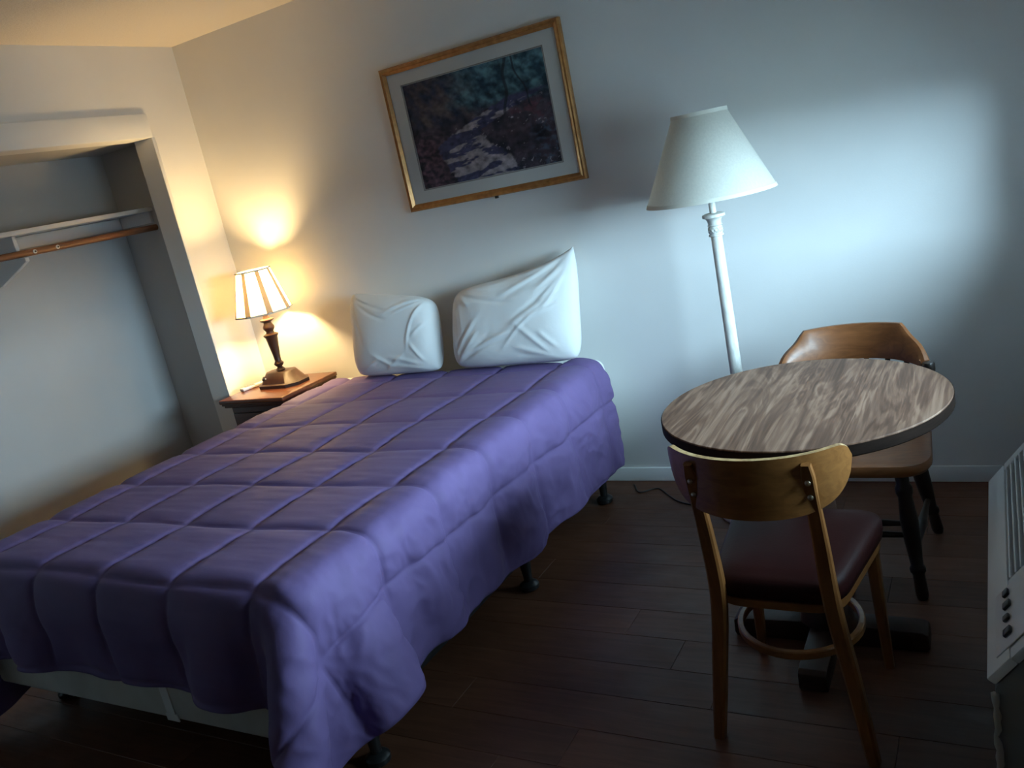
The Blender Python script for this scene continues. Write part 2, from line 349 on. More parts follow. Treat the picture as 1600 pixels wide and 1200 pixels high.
link('tape_strip', bm_box(bm_box(bmesh.new(), lc(bs, (1.495, BY0 - .003, .178)), lc(bs, (1.530, BY0 + .001, .33)), 0), lc(bs, (1.488, BY0 - .0035, .172)), lc(bs, (1.540, BY0 + .0, .195)), 0), 'tape', bs, label='crinkled clear tape strip')
mt = empty('mattress', (1.37, -1.095, ZB1), 'white sheeted mattress between box spring and purple comforter', 'mattress')
box('fitted_sheet', lc(mt, (BX0, BY0, ZB1 + .001)), lc(mt, (BX1, BY1 + .03, ZM)), 'cotton', mt, .045, 5)

def crumple(a, b):
    w = noise.noise((a * 4, b * 4, 2.2)); r1 = 1 - abs(noise.noise((a * 7 + b * 5 + w, b * 9 - a * 5, 4.7))) * 2; r2 = 1 - abs(noise.noise((a * 17 - b * 9, b * 19 + a * 8 + w * 2, 9.1))) * 2
    return .9 * (r1 - .4) + .45 * (r2 - .4)
def make_comforter():
    """drape a stiff quilt over the bed with a small position-based cloth solver, then quilt it"""
    h = .0427; X0, X1, Y0, Y1 = .155, 2.595, -2.405, -.175
    nx = int(round((X1 - X0) / h)) + 1; ny = int(round((Y1 - Y0) / h)) + 1
    gx = np.linspace(X0, X1, nx); gy = np.linspace(Y0, Y1, ny); hx = gx[1] - gx[0]; hy = gy[1] - gy[0]
    rs = np.random.RandomState(11)
    P = np.zeros((nx, ny, 3)); P[..., 0] = gx[:, None]; P[..., 1] = gy[None]; P[..., 2] = ZM + .03
    foot = (Y1 - gy[None]) / (Y1 - Y0); P[..., 0] = np.where(gx[:, None] > 1.985, 1.985 + (gx[:, None] - 1.985) * (1 - .03 * np.minimum(foot * 4, 1) - .12 * foot), gx[:, None])
    hk = np.clip((gx[:, None] - 1.95) / .3, 0, 1); P[..., 1] += .085 * hk * hk * (3 - 2 * hk) * (1 - foot) ** 3
    P0 = P.copy(); rest = lambda a, b: np.sqrt(((P0[b] - P0[a]) ** 2).sum(-1, keepdims=True))
    P[..., 2] += rs.normal(0, .002, P.shape[:2]); V = np.zeros_like(P)
    lo = np.array([BX0 - .012, BY0 - .012, -2.0]); hi = np.array([BX1 + .012, .5, ZM + .012]); r = .06
    def cons(P, a, b, L, k):
        d = P[b] - P[a]; l = np.sqrt((d * d).sum(-1, keepdims=True)) + 1e-9; c = d * (k * .5 * (l - L) / l); P[a] += c; P[b] -= c
    S = slice
    groups = []
    def add(ax, step, L, k):
        n_ = (nx, ny)[ax]
        for off in range(2 * step):
            if off < step:
                i = np.concatenate([np.arange(o, n_ - step, 2 * step) for o in (off,)]); groups.append((ax, i, i + step, rest((i,), (i + step,)) if ax == 0 else rest((slice(None), i), (slice(None), i + step)), k))
            else:
                i = np.arange(off, n_ - step, 2 * step); groups.append((ax, i, i + step, rest((i,), (i + step,)) if ax == 0 else rest((slice(None), i), (slice(None), i + step)), k))
    add(0, 1, hx, 1); add(1, 1, hy, 1); add(0, 2, 2 * hx, .35); add(1, 2, 2 * hy, .35); add(0, 4, 4 * hx, .10); add(1, 4, 4 * hy, .10)
    dg = math.hypot(hx, hy); dt = .016
    held = (gx[:, None] > BX0 + .09) & (gx[:, None] < BX1 - .09) & (gy[None] > BY0 + .10); XY0 = P0[..., :2].copy()
    for step in range(170):
        V[..., 2] -= 9.8 * dt; V *= .965
        Q = P + V * dt
        for it in range(7):
            for ax, i, j, L, k in groups:
                if ax == 0: cons(Q, (i,), (j,), L, k)
                else: cons(Q, (S(None), i), (S(None), j), L, k)
            for p0 in (0, 1):
                cons(Q, (S(p0, nx - 1, 2), S(0, ny - 1)), (S(p0 + 1, nx, 2), S(1, ny)), dg, .45)
                cons(Q, (S(p0, nx - 1, 2), S(1, ny)), (S(p0 + 1, nx, 2), S(0, ny - 1)), dg, .45)
            c = np.clip(Q, lo + r, hi - r); d = Q - c; l = np.sqrt((d * d).sum(-1)); inside = l < 1e-6
            hit = l < r
            n_ = d / (l[..., None] + 1e-9); n_[inside] = (0, 0, 1)
            tgt = c + n_ * r; tgt[inside, 2] = hi[2]
            Q[hit] = tgt[hit]
            Q[..., 2] = np.maximum(Q[..., 2], .012); Q[held, :2] = XY0[held]
        Vn = (Q - P) / dt
        Vn[hit] *= .35
        V = Vn; P = Q
    # upsample (separable Catmull-Rom)
    def up(A, f):
        n_ = A.shape[0]; t = np.linspace(0, n_ - 1, (n_ - 1) * f + 1); i = np.minimum(t.astype(int), n_ - 2); u = (t - i)[:, None, None]
        g = lambda k: A[np.clip(i + k, 0, n_ - 1)]
        a, b, c, d = g(-1), g(0), g(1), g(2)
        return .5 * (2 * b + (c - a) * u + (2 * a - 5 * b + 4 * c - d) * u ** 2 + (3 * b - 3 * c + d - a) * u ** 3)
    f = 6; A = up(P, f); A = np.swapaxes(up(np.swapaxes(A, 0, 1), f), 0, 1)
    for _ in range(3):
        A[1:-1] = .5 * A[1:-1] + .25 * (A[:-2] + A[2:]); A[:, 1:-1] = .5 * A[:, 1:-1] + .25 * (A[:, :-2] + A[:, 2:])
    m, k = A.shape[:2]; s = np.linspace(X0, X1, m); t = np.linspace(Y0, Y1, k)
    du = np.gradient(A, axis=0); dv = np.gradient(A, axis=1); N = np.cross(du, dv); N /= np.linalg.norm(N, axis=-1, keepdims=True) + 1e-9
    cell = .305
    SS, TT = np.meshgrid(s, t, indexing='ij')
    wob = .006 * np.sin(TT * 9 + SS * 2) ; wob2 = .006 * np.sin(SS * 8 + 1.3)
    cu = (SS - 1.985 + wob) / cell; cv = (TT + 2.085 + wob2) / cell
    du_ = np.abs(cu - np.round(cu)) * cell; dv_ = np.abs(cv - np.round(cv)) * cell           # distance to seams
    puff = lambda d: 1 - .65 * np.exp(-(d / .012)) - .35 * np.exp(-(d / .05))
    seam = puff(du_) * puff(dv_)
    disp = .017 * seam
    # crumples running out from the seams
    noi = np.zeros_like(SS); n2 = np.zeros_like(SS)
    for i in range(m):
        for j in range(k):
            a_, b_ = SS[i, j], TT[i, j]
            noi[i, j] = noise.fractal((a_ * 4.5 + .5 * noise.noise((a_ * 3, b_ * 3, 7)), b_ * 26, .3), 1.0, 2.0, 2); n2[i, j] = crumple(a_, b_)
    side = np.clip((A[..., 0] - 2.09) / .05, 0, 1)
    near = np.exp(-np.minimum(du_, dv_) / .06)
    disp += (.0032 * noi * (1 - side) + .0075 * n2 * side) * (.4 + .6 * near * (1 - side) + .6 * side) * np.minimum(1, np.minimum(du_, dv_) / .012)
    A = A + N * disp[..., None]
    # thickness: the lining lies a little inside the top, hem closed
    B = A - N * (.012 + .0 * disp[..., None]) - N * (disp * .9)[..., None]
    idx = np.arange(m * k).reshape(m, k); q = np.stack([idx[:-1, :-1], idx[1:, :-1], idx[1:, 1:], idx[:-1, 1:]], -1).reshape(-1, 4)
    o = m * k; q2 = q[:, ::-1] + o
    rim = np.concatenate([idx[0, :], idx[1:, -1], idx[-1, -2::-1], idx[-2:0:-1, 0]]); rn = np.roll(rim, -1)
    q3 = np.stack([rim, rn, rn + o, rim + o], -1)
    me = bpy.data.meshes.new('comforter'); me.from_pydata(np.concatenate([A.reshape(-1, 3), B.reshape(-1, 3)]).tolist(), [], np.concatenate([q, q2, q3]).tolist()); me.update()
    return me
cf = link('comforter', make_comforter(), 'quilt', None, True)
tag(cf, 'purple box-stitched comforter spread over the bed and hanging at its sides', 'comforter')

def pillow(name, w, h, t, loc, rot, label, seed, corner=None, folds=None, nfold=34):
    nu, nv = 84, 64; u = np.linspace(-1, 1, nu); v = np.linspace(-1, 1, nv); UU, VV = np.meshgrid(u, v, indexing='ij')
    # outline: sides pulled in between the corners
    rc = 1 - .085 * (UU * VV) ** 4 - .02 * (UU * VV) ** 2
    px = UU * w / 2 * rc * (1 - .03 * (1 - VV ** 2) * UU ** 2); pz = VV * h / 2 * rc * (1 - .05 * (1 - UU ** 2) * VV ** 2)
    prof = ((1 - np.abs(UU) ** 3.2).clip(0) ** .46) * ((1 - np.abs(VV) ** 2.8).clip(0) ** .46)
    if corner: px, pz, prof = corner(UU, VV, px, pz, prof)
    nz = np.zeros_like(UU); nb = np.zeros_like(UU)
    for i in range(nu):
        for j in range(nv):
            a, b = px[i, j], pz[i, j]; r = noise.noise((a * 3 + seed, b * 3, seed))
            nz[i, j] = noise.noise((a * 7 + b * 5 + r * 1.5 + seed, b * 16 - a * 9 + r * 2.5, seed * 1.7)); nb[i, j] = noise.noise((a * 5, b * 5, seed + 9))
    ridge = np.zeros_like(UU); rg = random.Random(int(seed * 10))
    for k_ in range(nfold):                                  # soft creases fanning out of the corners and the lower edge
        cx, cy = rg.choice(((-1, -1), (-1, -1), (1, 1), (1, 1), (1, -1), (-1, 1), (rg.uniform(-.8, .8), -1), (1, rg.uniform(-.5, .5))))
        ang = math.atan2(-cy * rg.uniform(.15, 1), -cx * rg.uniform(.15, 1) if abs(cx) == 1 else rg.uniform(-.6, .6)); r0, r1 = rg.uniform(.15, .45), rg.uniform(.6, 1.35); wd = rg.uniform(.018, .05); cv_ = rg.uniform(-.25, .25)
        dx, dy = UU - cx, VV - cy; al = dx * math.cos(ang) + dy * math.sin(ang); ac_ = -dx * math.sin(ang) + dy * math.cos(ang) + cv_ * al ** 2
        ridge += rg.choice((1, 1, -.8)) * np.exp(-(ac_ / (wd * (.6 + .8 * al.clip(0)))) ** 2) * np.exp(-((al - (r0 + r1) / 2) / ((r1 - r0) / 2)) ** 4)
    ridge = ridge.clip(-1.4, 1.4)
    edge = prof.clip(0, 1)
    fr = t * .5 * prof + (ridge * .0055 + nb * .012) * np.minimum(1, edge * 3)
    if folds is not None: fr = fr + folds(UU, VV) * np.minimum(1, edge * 3)
    bk = t * .5 * prof
    A = np.stack([px, -fr, pz], -1); B = np.stack([px, bk, pz], -1)
    B[0] = A[0]; B[-1] = A[-1]; B[:, 0] = A[:, 0]; B[:, -1] = A[:, -1]
    idx = np.arange(nu * nv).reshape(nu, nv); q = np.stack([idx[:-1, :-1], idx[1:, :-1], idx[1:, 1:], idx[:-1, 1:]], -1).reshape(-1, 4)
    idb = idx + nu * nv; idb[0] = idx[0]; idb[-1] = idx[-1]; idb[:, 0] = idx[:, 0]; idb[:, -1] = idx[:, -1]
    q2 = np.stack([idb[:-1, :-1], idb[:-1, 1:], idb[1:, 1:], idb[1:, :-1]], -1).reshape(-1, 4)
    me = bpy.data.meshes.new(name); me.from_pydata(np.concatenate([A.reshape(-1, 3), B.reshape(-1, 3)]).tolist(), [], np.concatenate([q, q2]).tolist()); me.update()
    bm = bmesh.new(); bm.from_mesh(me); bmesh.ops.delete(bm, geom=[v for v in bm.verts if not v.link_faces], context='VERTS'); bm.to_mesh(me); bm.free()
    o = link(name, me, 'cotton', None, True); o.location = loc; o.rotation_euler = rot
    return tag(o, label, 'pillow', 'pillows against the wall')
def c_left(UU, VV, px, pz, prof):
    # top right corner tucked down, left edge upright
    k = ((UU + 1) / 2) ** 2 * ((VV + 1) / 2) ** 2; l = ((1 - UU) / 2) ** 4 * ((VV + 1) / 2) ** 4
    return px - .02 * k - .012 * l, pz - .045 * k + .025 * l + .012 * (1 - (UU + 1) / 2) * (VV + 1) / 2, prof
def c_right(UU, VV, px, pz, prof):
    k = ((UU + 1) / 2) ** 4 * ((VV + 1) / 2) ** 5; l = ((1 - UU) / 2) ** 2 * ((VV + 1) / 2) ** 2
    sl = (UU + 1) / 2 * (VV + 1) / 2
    return px + .02 * l + .022 * k, pz + .088 * k - .03 * l + .02 * sl, prof
TILT = -.26
pillow('pillow', .53, .41, .19, (1.105, -.150, .835), (TILT, 0, 0), 'plump white pillow nearer the table lamp, its right corner tucked', 3.1, c_left, nfold=18)
pillow('pillow', .665, .41, .19, (1.765, -.150, .838), (TILT, 0, 0), 'larger wrinkled white pillow with a peaked upper corner', 8.4, c_right)

# ------------------------------------------------------------------ nightstand with lamp and remote
ZN = .64
ns = empty('nightstand', (.315, -.24, 0), 'dark cherry wooden nightstand wedged between closet wall and bed', 'nightstand')
NX0, NX1, NY0, NY1 = .085, .545, -.45, -.02
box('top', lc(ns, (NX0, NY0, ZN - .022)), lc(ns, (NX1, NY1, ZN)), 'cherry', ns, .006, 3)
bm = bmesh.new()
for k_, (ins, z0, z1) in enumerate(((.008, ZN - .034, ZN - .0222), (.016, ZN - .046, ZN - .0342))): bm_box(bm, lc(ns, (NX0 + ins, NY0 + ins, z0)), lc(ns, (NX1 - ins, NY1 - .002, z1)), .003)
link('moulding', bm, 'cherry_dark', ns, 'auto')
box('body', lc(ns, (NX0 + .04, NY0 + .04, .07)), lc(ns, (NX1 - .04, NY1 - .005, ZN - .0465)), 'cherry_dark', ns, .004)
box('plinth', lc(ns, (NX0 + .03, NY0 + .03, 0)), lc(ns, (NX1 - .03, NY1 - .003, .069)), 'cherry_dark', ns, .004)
for z0, z1 in ((.36, .56), (.12, .34)):
    d = box('drawer', lc(ns, (NX0 + .06, NY0 + .022, z0)), lc(ns, (NX1 - .06, NY0 + .0395, z1)), 'cherry_dark', ns, .004)
    b = lathe_bm([(0, 0), (.006, 0), (.006, .012), (.014, .02), (.012, .028), (0, .031)], 16)
    bmesh.ops.transform(b, matrix=Matrix.Translation(lc(ns, (.315, NY0 + .022, (z0 + z1) / 2))) @ Matrix.Rotation(PI / 2, 4, 'X'), verts=b.verts[:]); link('knob', b, 'rivet', d, 'auto')

LX, LY = .325, -.195
tl = empty('table_lamp', (LX, LY, ZN + .0005), 'lit brown table lamp with cream panelled shade on the nightstand', 'lamp')
def ring_poly(a, b, c):          # elongated octagon: half length a, half depth b, corner cut c
    return [(a, b - c), (a - c, b), (-a + c, b), (-a, b - c), (-a, -b + c), (-a + c, -b), (a - c, -b), (a, -b + c)]
def loft_bm(levels):
    bm = bmesh.new(); rings = [[bm.verts.new((x, y_, z)) for x, y_ in p] for p, z in levels]; n_ = len(rings[0])
    for a, b in zip(rings, rings[1:]):
        for i in range(n_): bm.faces.new((a[i], a[(i + 1) % n_], b[(i + 1) % n_], b[i]))
    bm.faces.new(list(reversed(rings[0]))); bm.faces.new(rings[-1]); bmesh.ops.recalc_face_normals(bm, faces=bm.faces[:]); return bm
tb = link('base', loft_bm([(ring_poly(.142, .092, .050), 0), (ring_poly(.142, .092, .050), .016), (ring_poly(.128, .079, .045), .021), (ring_poly(.088, .050, .028), .072), (ring_poly(.083, .045, .025), .075)]), 'bronze', tl, 'auto')
b = lathe_bm([(0, 0), (.013, 0), (.013, .006), (.009, .010), (0, .010)], 16)
# switch knob and twin outlet dots on the sloping front left face
fm = Matrix.Translation((-.078, -.0565, .047)) @ Matrix.Rotation(-.55, 4, 'Z') @ Matrix.Rotation(PI / 2 - .62, 4, 'X')
bmesh.ops.transform(b, matrix=fm, verts=b.verts[:]); link('switch_knob', b, 'blackp', tb, 'auto')
for dx in (.022, .032):
    b = lathe_bm([(0, 0), (.0035, 0), (.0035, .003), (0, .004)], 10); bmesh.ops.transform(b, matrix=fm @ Matrix.Translation((dx, .004, .0)), verts=b.verts[:]); link('indicator', b, 'whitep', tb, label='tiny white dot')
link('stem', lathe_bm([(.020, .0755), (.026, .080), (.018, .090), (.013, .096), (.024, .108), (.026, .115), (.020, .123), (.017, .130), (.019, .160), (.026, .215), (.032, .258), (.039, .268), (.039, .273), (.022, .281), (.020, .290), (.030, .306), (.030, .316), (.022, .330), (.020, .338), (.036, .349), (.036, .354), (.020, .360), (.014, .37), (.014, .40), (.017, .405), (.017, .475), (.006, .477)], 32), 'bronze', tl, 'auto')
ZS0, ZS1 = 1.035 - ZN, 1.255 - ZN; RS0, RS1 = .147, .088; NP = 8
BULB_Z = 1.165 - ZN
bulb = link('bulb', lathe_bm([(.013, -.045), (.015, -.03), (.027, -.008), (.031, .012), (.027, .030), (.015, .041), (0, .044)], 24, center=(0, 0, BULB_Z)), 'bulb', tl, True, 'glowing bulb')

pt = bpy.data.lights.new('bulb_light', 'POINT'); pt.energy = LAMP_W; pt.color = (1.0, .69, .31); pt.shadow_soft_size = .034
pto = bpy.data.objects.new('bulb_light', pt); COL.objects.link(pto); pto.parent = tl; pto.location = (0, 0, BULB_Z)
A0 = .2
def sp(a, f, off=0):
    r = RS0 + (RS1 - RS0) * f + off; return Vector((r * math.cos(a), r * math.sin(a), ZS0 + (ZS1 - ZS0) * f))
sh = bpy.data.objects.new('shade', None); COL.objects.link(sh); sh.parent = tl
for i in range(NP):
    a0, a1 = A0 + 2 * PI * i / NP, A0 + 2 * PI * (i + 1) / NP; bm = bmesh.new(); g = []
    for fz in np.linspace(0, 1, 5):
        rowv = []
        for fa in np.linspace(0, 1, 7):
            p = sp(a0, fz).lerp(sp(a1, fz), fa); rowv.append(bm.verts.new(p * 1.0))
        g.append(rowv)
    for ra, rb in zip(g, g[1:]):
        for k_ in range(6): bm.faces.new((ra[k_], ra[k_ + 1], rb[k_ + 1], rb[k_]))
    link('shade_panel', bm, 'shade_warm', sh)
    am = a0
    bm = bmesh.new(); vs = []
    for fz in (0, 1):
        wv_ = .016 if fz == 0 else .010
        t_ = Vector((-math.sin(am), math.cos(am), 0)); p = sp(am, fz, .0025)
        vs.append([bm.verts.new(p - t_ * wv_ - p.normalized() * .001), bm.verts.new(p), bm.verts.new(p + t_ * wv_ - p.normalized() * .001)])
    for k_ in range(2): bm.faces.new((vs[0][k_], vs[0][k_ + 1], vs[1][k_ + 1], vs[1][k_]))
    link('shade_rib', bm, 'shade_band', sh, label='taupe rib band')
for f_, nm in ((0, 'bottom_trim'), (1, 'top_trim')):
    link(nm, tube_bm([sp(A0 + 2 * PI * i / NP, f_, .002) for i in range(NP)], .0045, 8, closed=True), 'shade_trim', sh, 'auto')
link('harp', tube_bm(catmull([(.016, 0, .42), (.055, 0, .48), (.055, 0, .56), (.012, 0, .604), (0, 0, .606)], 6), .002, 6), 'rivet', tl, True)
bm = bmesh.new()
for i in range(3):
    a = A0 + 2 * PI * i / 3; tube_bm([(0, 0, .606), (RS1 * .92 * math.cos(a), RS1 * .92 * math.sin(a), ZS1 - .003)], .0018, 6, bm)
link('spider', bm, 'rivet', tl, True)
rm = empty('remote_control', (.125, -.225, ZN + .0005), 'slim white remote control lying on the nightstand beside the lamp', 'remote', -.25)
box('case', (-.02, -.075, 0), (.02, .075, .016), 'whitep', rm, .005, 3)
for i in range(3):
    for j in range(4): box('button', (-.012 + i * .009, -.05 + j * .016, .0161), (-.006 + i * .009, -.041 + j * .016, .0175), 'acgrey', rm)

# ------------------------------------------------------------------ picture
PX0, PX1, PZ0, PZ1 = 1.2612, 2.1814, 1.3841, 2.0298
pc = empty('framed_picture', ((PX0 + PX1) / 2, -.002, PZ0), 'gold framed landscape print of a garden path hung above the bed', 'picture')
hw, H = (PX1 - PX0) / 2, PZ1 - PZ0; fw = .031
prof = [(0, 0), (0, -.020), (.006, -.027), (.014, -.024), (.020, -.029), (.026, -.022), (.031, -.016), (.031, 0)]   # inwards distance, y
cor = [(-hw, 0), (hw, 0), (hw, H), (-hw, H)]; inn = [(1, 1), (-1, 1), (-1, -1), (1, -1)]
for i, nm in enumerate(('frame_rail', 'frame_stile', 'frame_rail', 'frame_stile')):
    bm = bmesh.new(); j = (i + 1) % 4
    ra = [bm.verts.new((cor[i][0] + inn[i][0] * d, y_, cor[i][1] + inn[i][1] * d)) for d, y_ in prof]
    rb = [bm.verts.new((cor[j][0] + inn[j][0] * d, y_, cor[j][1] + inn[j][1] * d)) for d, y_ in prof]
    for k_ in range(len(prof)):
        l_ = (k_ + 1) % len(prof); bm.faces.new((ra[k_], ra[l_], rb[l_], rb[k_]))
    bm.faces.new(ra); bm.faces.new(list(reversed(rb))); bmesh.ops.recalc_face_normals(bm, faces=bm.faces[:])
    link(nm, bm, 'gilt', pc)
mbx, mbz = .070, .060                              # visible mat border
ix0, ix1, iz0, iz1 = -hw + fw + mbx, hw - fw - mbx, fw + mbz, H - fw - mbz
def frame_ring(name, o, i_, y0, y1, mat):
    bm = bmesh.new()
    bm_box(bm, (o[0], y0, o[2]), (o[1], y1, i_[2])); bm_box(bm, (o[0], y0, i_[3]), (o[1], y1, o[3]))
    bm_box(bm, (o[0], y0, i_[2]), (i_[0], y1, i_[3])); bm_box(bm, (i_[1], y0, i_[2]), (o[1], y1, i_[3])); return link(name, bm, mat, pc)
frame_ring('mat_board', (-hw + .025, hw - .025, .025, H - .025), (ix0, ix1, iz0, iz1), -.012, -.008, 'mat')
frame_ring('mat_line', (ix0 - .006, ix1 + .006, iz0 - .006, iz1 + .006), (ix0 - .001, ix1 + .001, iz0 - .001, iz1 + .001), -.0126, -.0121, 'matline')
def make_print():
    nx, nz = 230, 156; xs = np.linspace(ix0, ix1, nx + 1); zs = np.linspace(iz0, iz1, nz + 1)
    me = grid_mesh('print', np.stack([np.repeat(xs[:, None], nz + 1, 1), np.full((nx + 1, nz + 1), -.006), np.repeat(zs[None], nx + 1, 0)], -1))
    at = me.color_attributes.new('print', 'FLOAT_COLOR', 'POINT'); cols = []
    def fb(a, b, s, k): return noise.fractal((a * s, b * s, k), 1.0, 2.0, 4)
    def mixc(a, b, t): t = max(0, min(1, t)); return tuple(x + (y_ - x) * t for x, y_ in zip(a, b))
    st = lambda e0, e1, v_: (lambda t: t * t * (3 - 2 * t))(max(0, min(1, (v_ - e0) / (e1 - e0))))
    for i in range(nx + 1):
        for j in range(nz + 1):
            a = i / nx; b = j / nz                 # a to the right, b upwards
            n1 = fb(a, b, 9, 1.3); n2_ = fb(a * 2.2 + b, b - a * .6, 6, 5.1); n3 = fb(a, b, 26, 8.2)
            # dark undergrowth
            c = mixc((.012, .011, .018), (.050, .038, .050), .45 + n1 * .8)
            # upper left: brown and blue slopes
            ul = st(.48, .62, b + n1 * .05) * (1 - st(.35, .6, a))
            c = mixc(c, mixc((.016, .022, .045), (.060, .045, .045), .5 + n2_ * .9), ul)
            # upper right: teal foliage
            ur = st(.60, .74, b + n1 * .07 + a * .04) * st(.22, .55, a + n1 * .1)
            c = mixc(c, mixc((.012, .035, .055), (.060, .125, .150), .45 + n2_ * .95 + n3 * .2), ur)
            # reddish brush lower left, blue grasses lower right
            c = mixc(c, mixc((.02, .014, .022), (.10, .050, .065), .4 + n3 * .9), (1 - st(.10, .30, a)) * (1 - st(.35, .6, b)) * .8)
            c = mixc(c, (.075, .030, .042), st(.1, .5, fb(a, b, 12, 3.3)) * st(.3, .45, b) * (1 - st(.55, .65, b)) * st(.45, .6, a) * .8)
            c = mixc(c, (.035, .055, .085), st(.0, .5, n3) * st(.75, .95, a) * (1 - st(.3, .5, b)) * .7)
            # the pale path: a band curving up to the right
            L_ = .16 + .14 * st(.0, .35, b) * 0 + .10 * (1 - b / .35) * (b < .35) + (0 if b < .35 else ((b - .35) / .30) ** 1.25 * .52)
            Rr = .70 - .22 * st(.05, .45, b) + (0 if b < .42 else ((b - .42) / .22) ** 1.1 * .42)
            inside = st(L_ - .012, L_ + .012, a + n3 * .018) * (1 - st(Rr - .02, Rr + .02, a + n3 * .04)) * (1 - st(.66, .69, b))
            shade = fb(a * .9 + b * .5, b * 2.6 - a * .5, 5.0, 2.2)
            pc_ = mixc((.035, .036, .075), (.20, .175, .19), st(-.02, .14, shade - .10 * st(.2, .5, b) + .16 * st(.5, .62, b)))
            c = mixc(c, pc_, inside)
            sp_ = st(.62, .75, fb(a, b, 34, 6.6)) * st(.2, .45, a) * (1 - ur) * (1 - ul); c = mixc(c, (.25, .22, .25), sp_ * .7)
            # thin tree trunks in front of the foliage
            for tx, ln, tt in ((.70, .10, .014), (.86, -.2, .008)):
                d_ = abs(a - (tx + (b - .6) * ln + .01 * math.sin(b * 20)))
                c = mixc(c, (.010, .012, .018), (1 - st(tt * .5, tt, d_)) * st(.50, .56, b) * .85)
            cols += [*[max(.004, q_ * 2.25 * (1 + .55 * n3 + .35 * n2_)) for q_ in c], 1.0]
    at.data.foreach_set('color', cols); return me
link('print', make_print(), 'print', pc, label='dim painted landscape with a pale path')
box('glass', (-hw + .026, -.0150, .026), (hw - .026, -.0132, H - .026), 'picture_glass', pc)
link('hanger_clip', bm_box(bmesh.new(), (.005, -.022, -.010), (.018, -.006, .001), .002), 'black', pc)

# ------------------------------------------------------------------ floor lamp
fl = empty('floor_lamp', (2.768, -.30, 0), 'tall ivory floor lamp with plain cone shade standing unlit behind the table', 'lamp')
link('base', lathe_bm([(0, 0), (.135, 0), (.140, .008), (.138, .018), (.105, .026), (.100, .034), (.060, .045), (.045, .060), (.030, .072)], 48), 'lampivory', fl, 'auto')
link('pole', lathe_bm([(.028, .072), (.026, .10), (.0235, .5), (.0205, 1.105)], 28), 'lampivory', fl, 'auto')
link('capital', lathe_bm([(.0205, 1.105), (.027, 1.107), (.027, 1.112), (.023, 1.115), (.025, 1.118), (.025, 1.140), (.023, 1.143), (.027, 1.146), (.024, 1.150), (.026, 1.165), (.032, 1.172), (.041, 1.176), (.041, 1.186), (.030, 1.190), (.0, 1.190)], 36), 'lampivory', fl, 'auto')
bm = bmesh.new()
for i in range(12):
    a = 2 * PI * i / 12; p0 = Vector((.0255 * math.cos(a), .0255 * math.sin(a), 1.121)); a2 = a + 2 * PI / 12
    p1 = Vector((.0255 * math.cos(a2), .0255 * math.sin(a2), 1.137)); tube_bm([p0, p0.lerp(p1, .5) * 1.0, p1], .002, 6, bm)
    p2 = Vector((p0.x, p0.y, 1.137)); p3 = Vector((p1.x, p1.y, 1.121)); tube_bm([p2, p2.lerp(p3, .5), p3], .002, 6, bm)
link('carved_band', bm, 'lampivory', fl, True)
link('neck', lathe_bm([(.012, 1.1905), (.012, 1.30), (.016, 1.305), (.016, 1.34), (0, 1.342)], 20), 'lampivory', fl, 'auto')
SB, ST, RB, RT = 1.252, 1.540, .231, .097
bm = lathe_bm([(RB, SB), (RB * .75 + RT * .25, SB * .75 + ST * .25), (RB * .5 + RT * .5, (SB + ST) / 2), (RT, ST)], 64, cap=False)
link('shade', bm, 'shade_cream', fl, True, 'plain ivory cone shade')
for r, z, nm in ((RB, SB, 'bottom_trim'), (RT, ST, 'top_trim')):
    link(nm, lathe_bm([(r - .003, z - .004), (r + .003, z - .004), (r + .002 - (.004 if nm == 'bottom_trim' else 0), z + .009), (r - .004, z + .009), (r - .003, z - .004)], 64, cap=False), 'shade_trim', fl, 'auto')
link('bulb', lathe_bm([(.013, 1.343), (.014, 1.355), (.028, 1.385), (.031, 1.405), (.024, 1.428), (0, 1.438)], 20), 'whitep', fl, True)
link('harp', tube_bm(catmull([(.018, 0, 1.335), (.06, 0, 1.40), (.055, 0, 1.48), (.01, 0, 1.530), (0, 0, 1.532)], 6) , .002, 6), 'rivet', fl, True)
bm = bmesh.new()
for i in range(3):
    a = 2 * PI * i / 3 + .4; tube_bm([(0, 0, 1.532), (RT * .99 * math.cos(a), RT * .99 * math.sin(a), 1.534)], .0018, 6, bm)
link('spider', bm, 'rivet', fl, True)
link('cord', tube_bm([Vector(lc(fl, (p[0], p[1], .004))) for p in catmull([(2.66, -.30, 0), (2.50, -.262, 0), (2.42, -.227, 0), (2.36, -.171, 0), (2.285, -.099, 0), (2.215, -.142, 0), (2.16, -.06, 0)], 6)], .003, 6), 'black', fl, True)

# ------------------------------------------------------------------ round table
TX, TY, TZ, TR = 3.168, -1.122, .74, .378
tb_ = empty('round_table', (TX, TY, 0), 'round wood-grain laminate pedestal table in front of the wall', 'table')
link('tabletop', lathe_bm([(TR - .002, TZ - .004), (TR - .002, TZ - .0015), (TR - .0035, TZ), (0, TZ)], 96, cap=True), 'laminate', tb_, 'auto')
link('edge_band', lathe_bm([(TR - .02, TZ - .034), (TR - .004, TZ - .034), (TR, TZ - .030), (TR, TZ - .003), (TR - .002, TZ - .0041), (TR - .02, TZ - .0041)], 96), 'edge', tb_, 'auto')
link('column', lathe_bm([(.075, .066), (.070, .10), (.050, .14), (.045, .22), (.058, .34), (.062, .42), (.050, .55), (.044, .62), (.060, .66), (.075, .68)], 32), 'base_wood', tb_, 'auto')
bm = bmesh.new(); bm_box(bm, (-.24, -.03, .681), (.24, .03, .7055), .003); bm_box(bm, (-.03, -.24, .6815), (.03, .24, .7052), .003); link('top_support', bm, 'base_wood', tb_, 'auto')
foot_poly = [(.030, .0), (.265, .0), (.270, .012), (.268, .052), (.255, .060), (.12, .064), (.030, .066)]
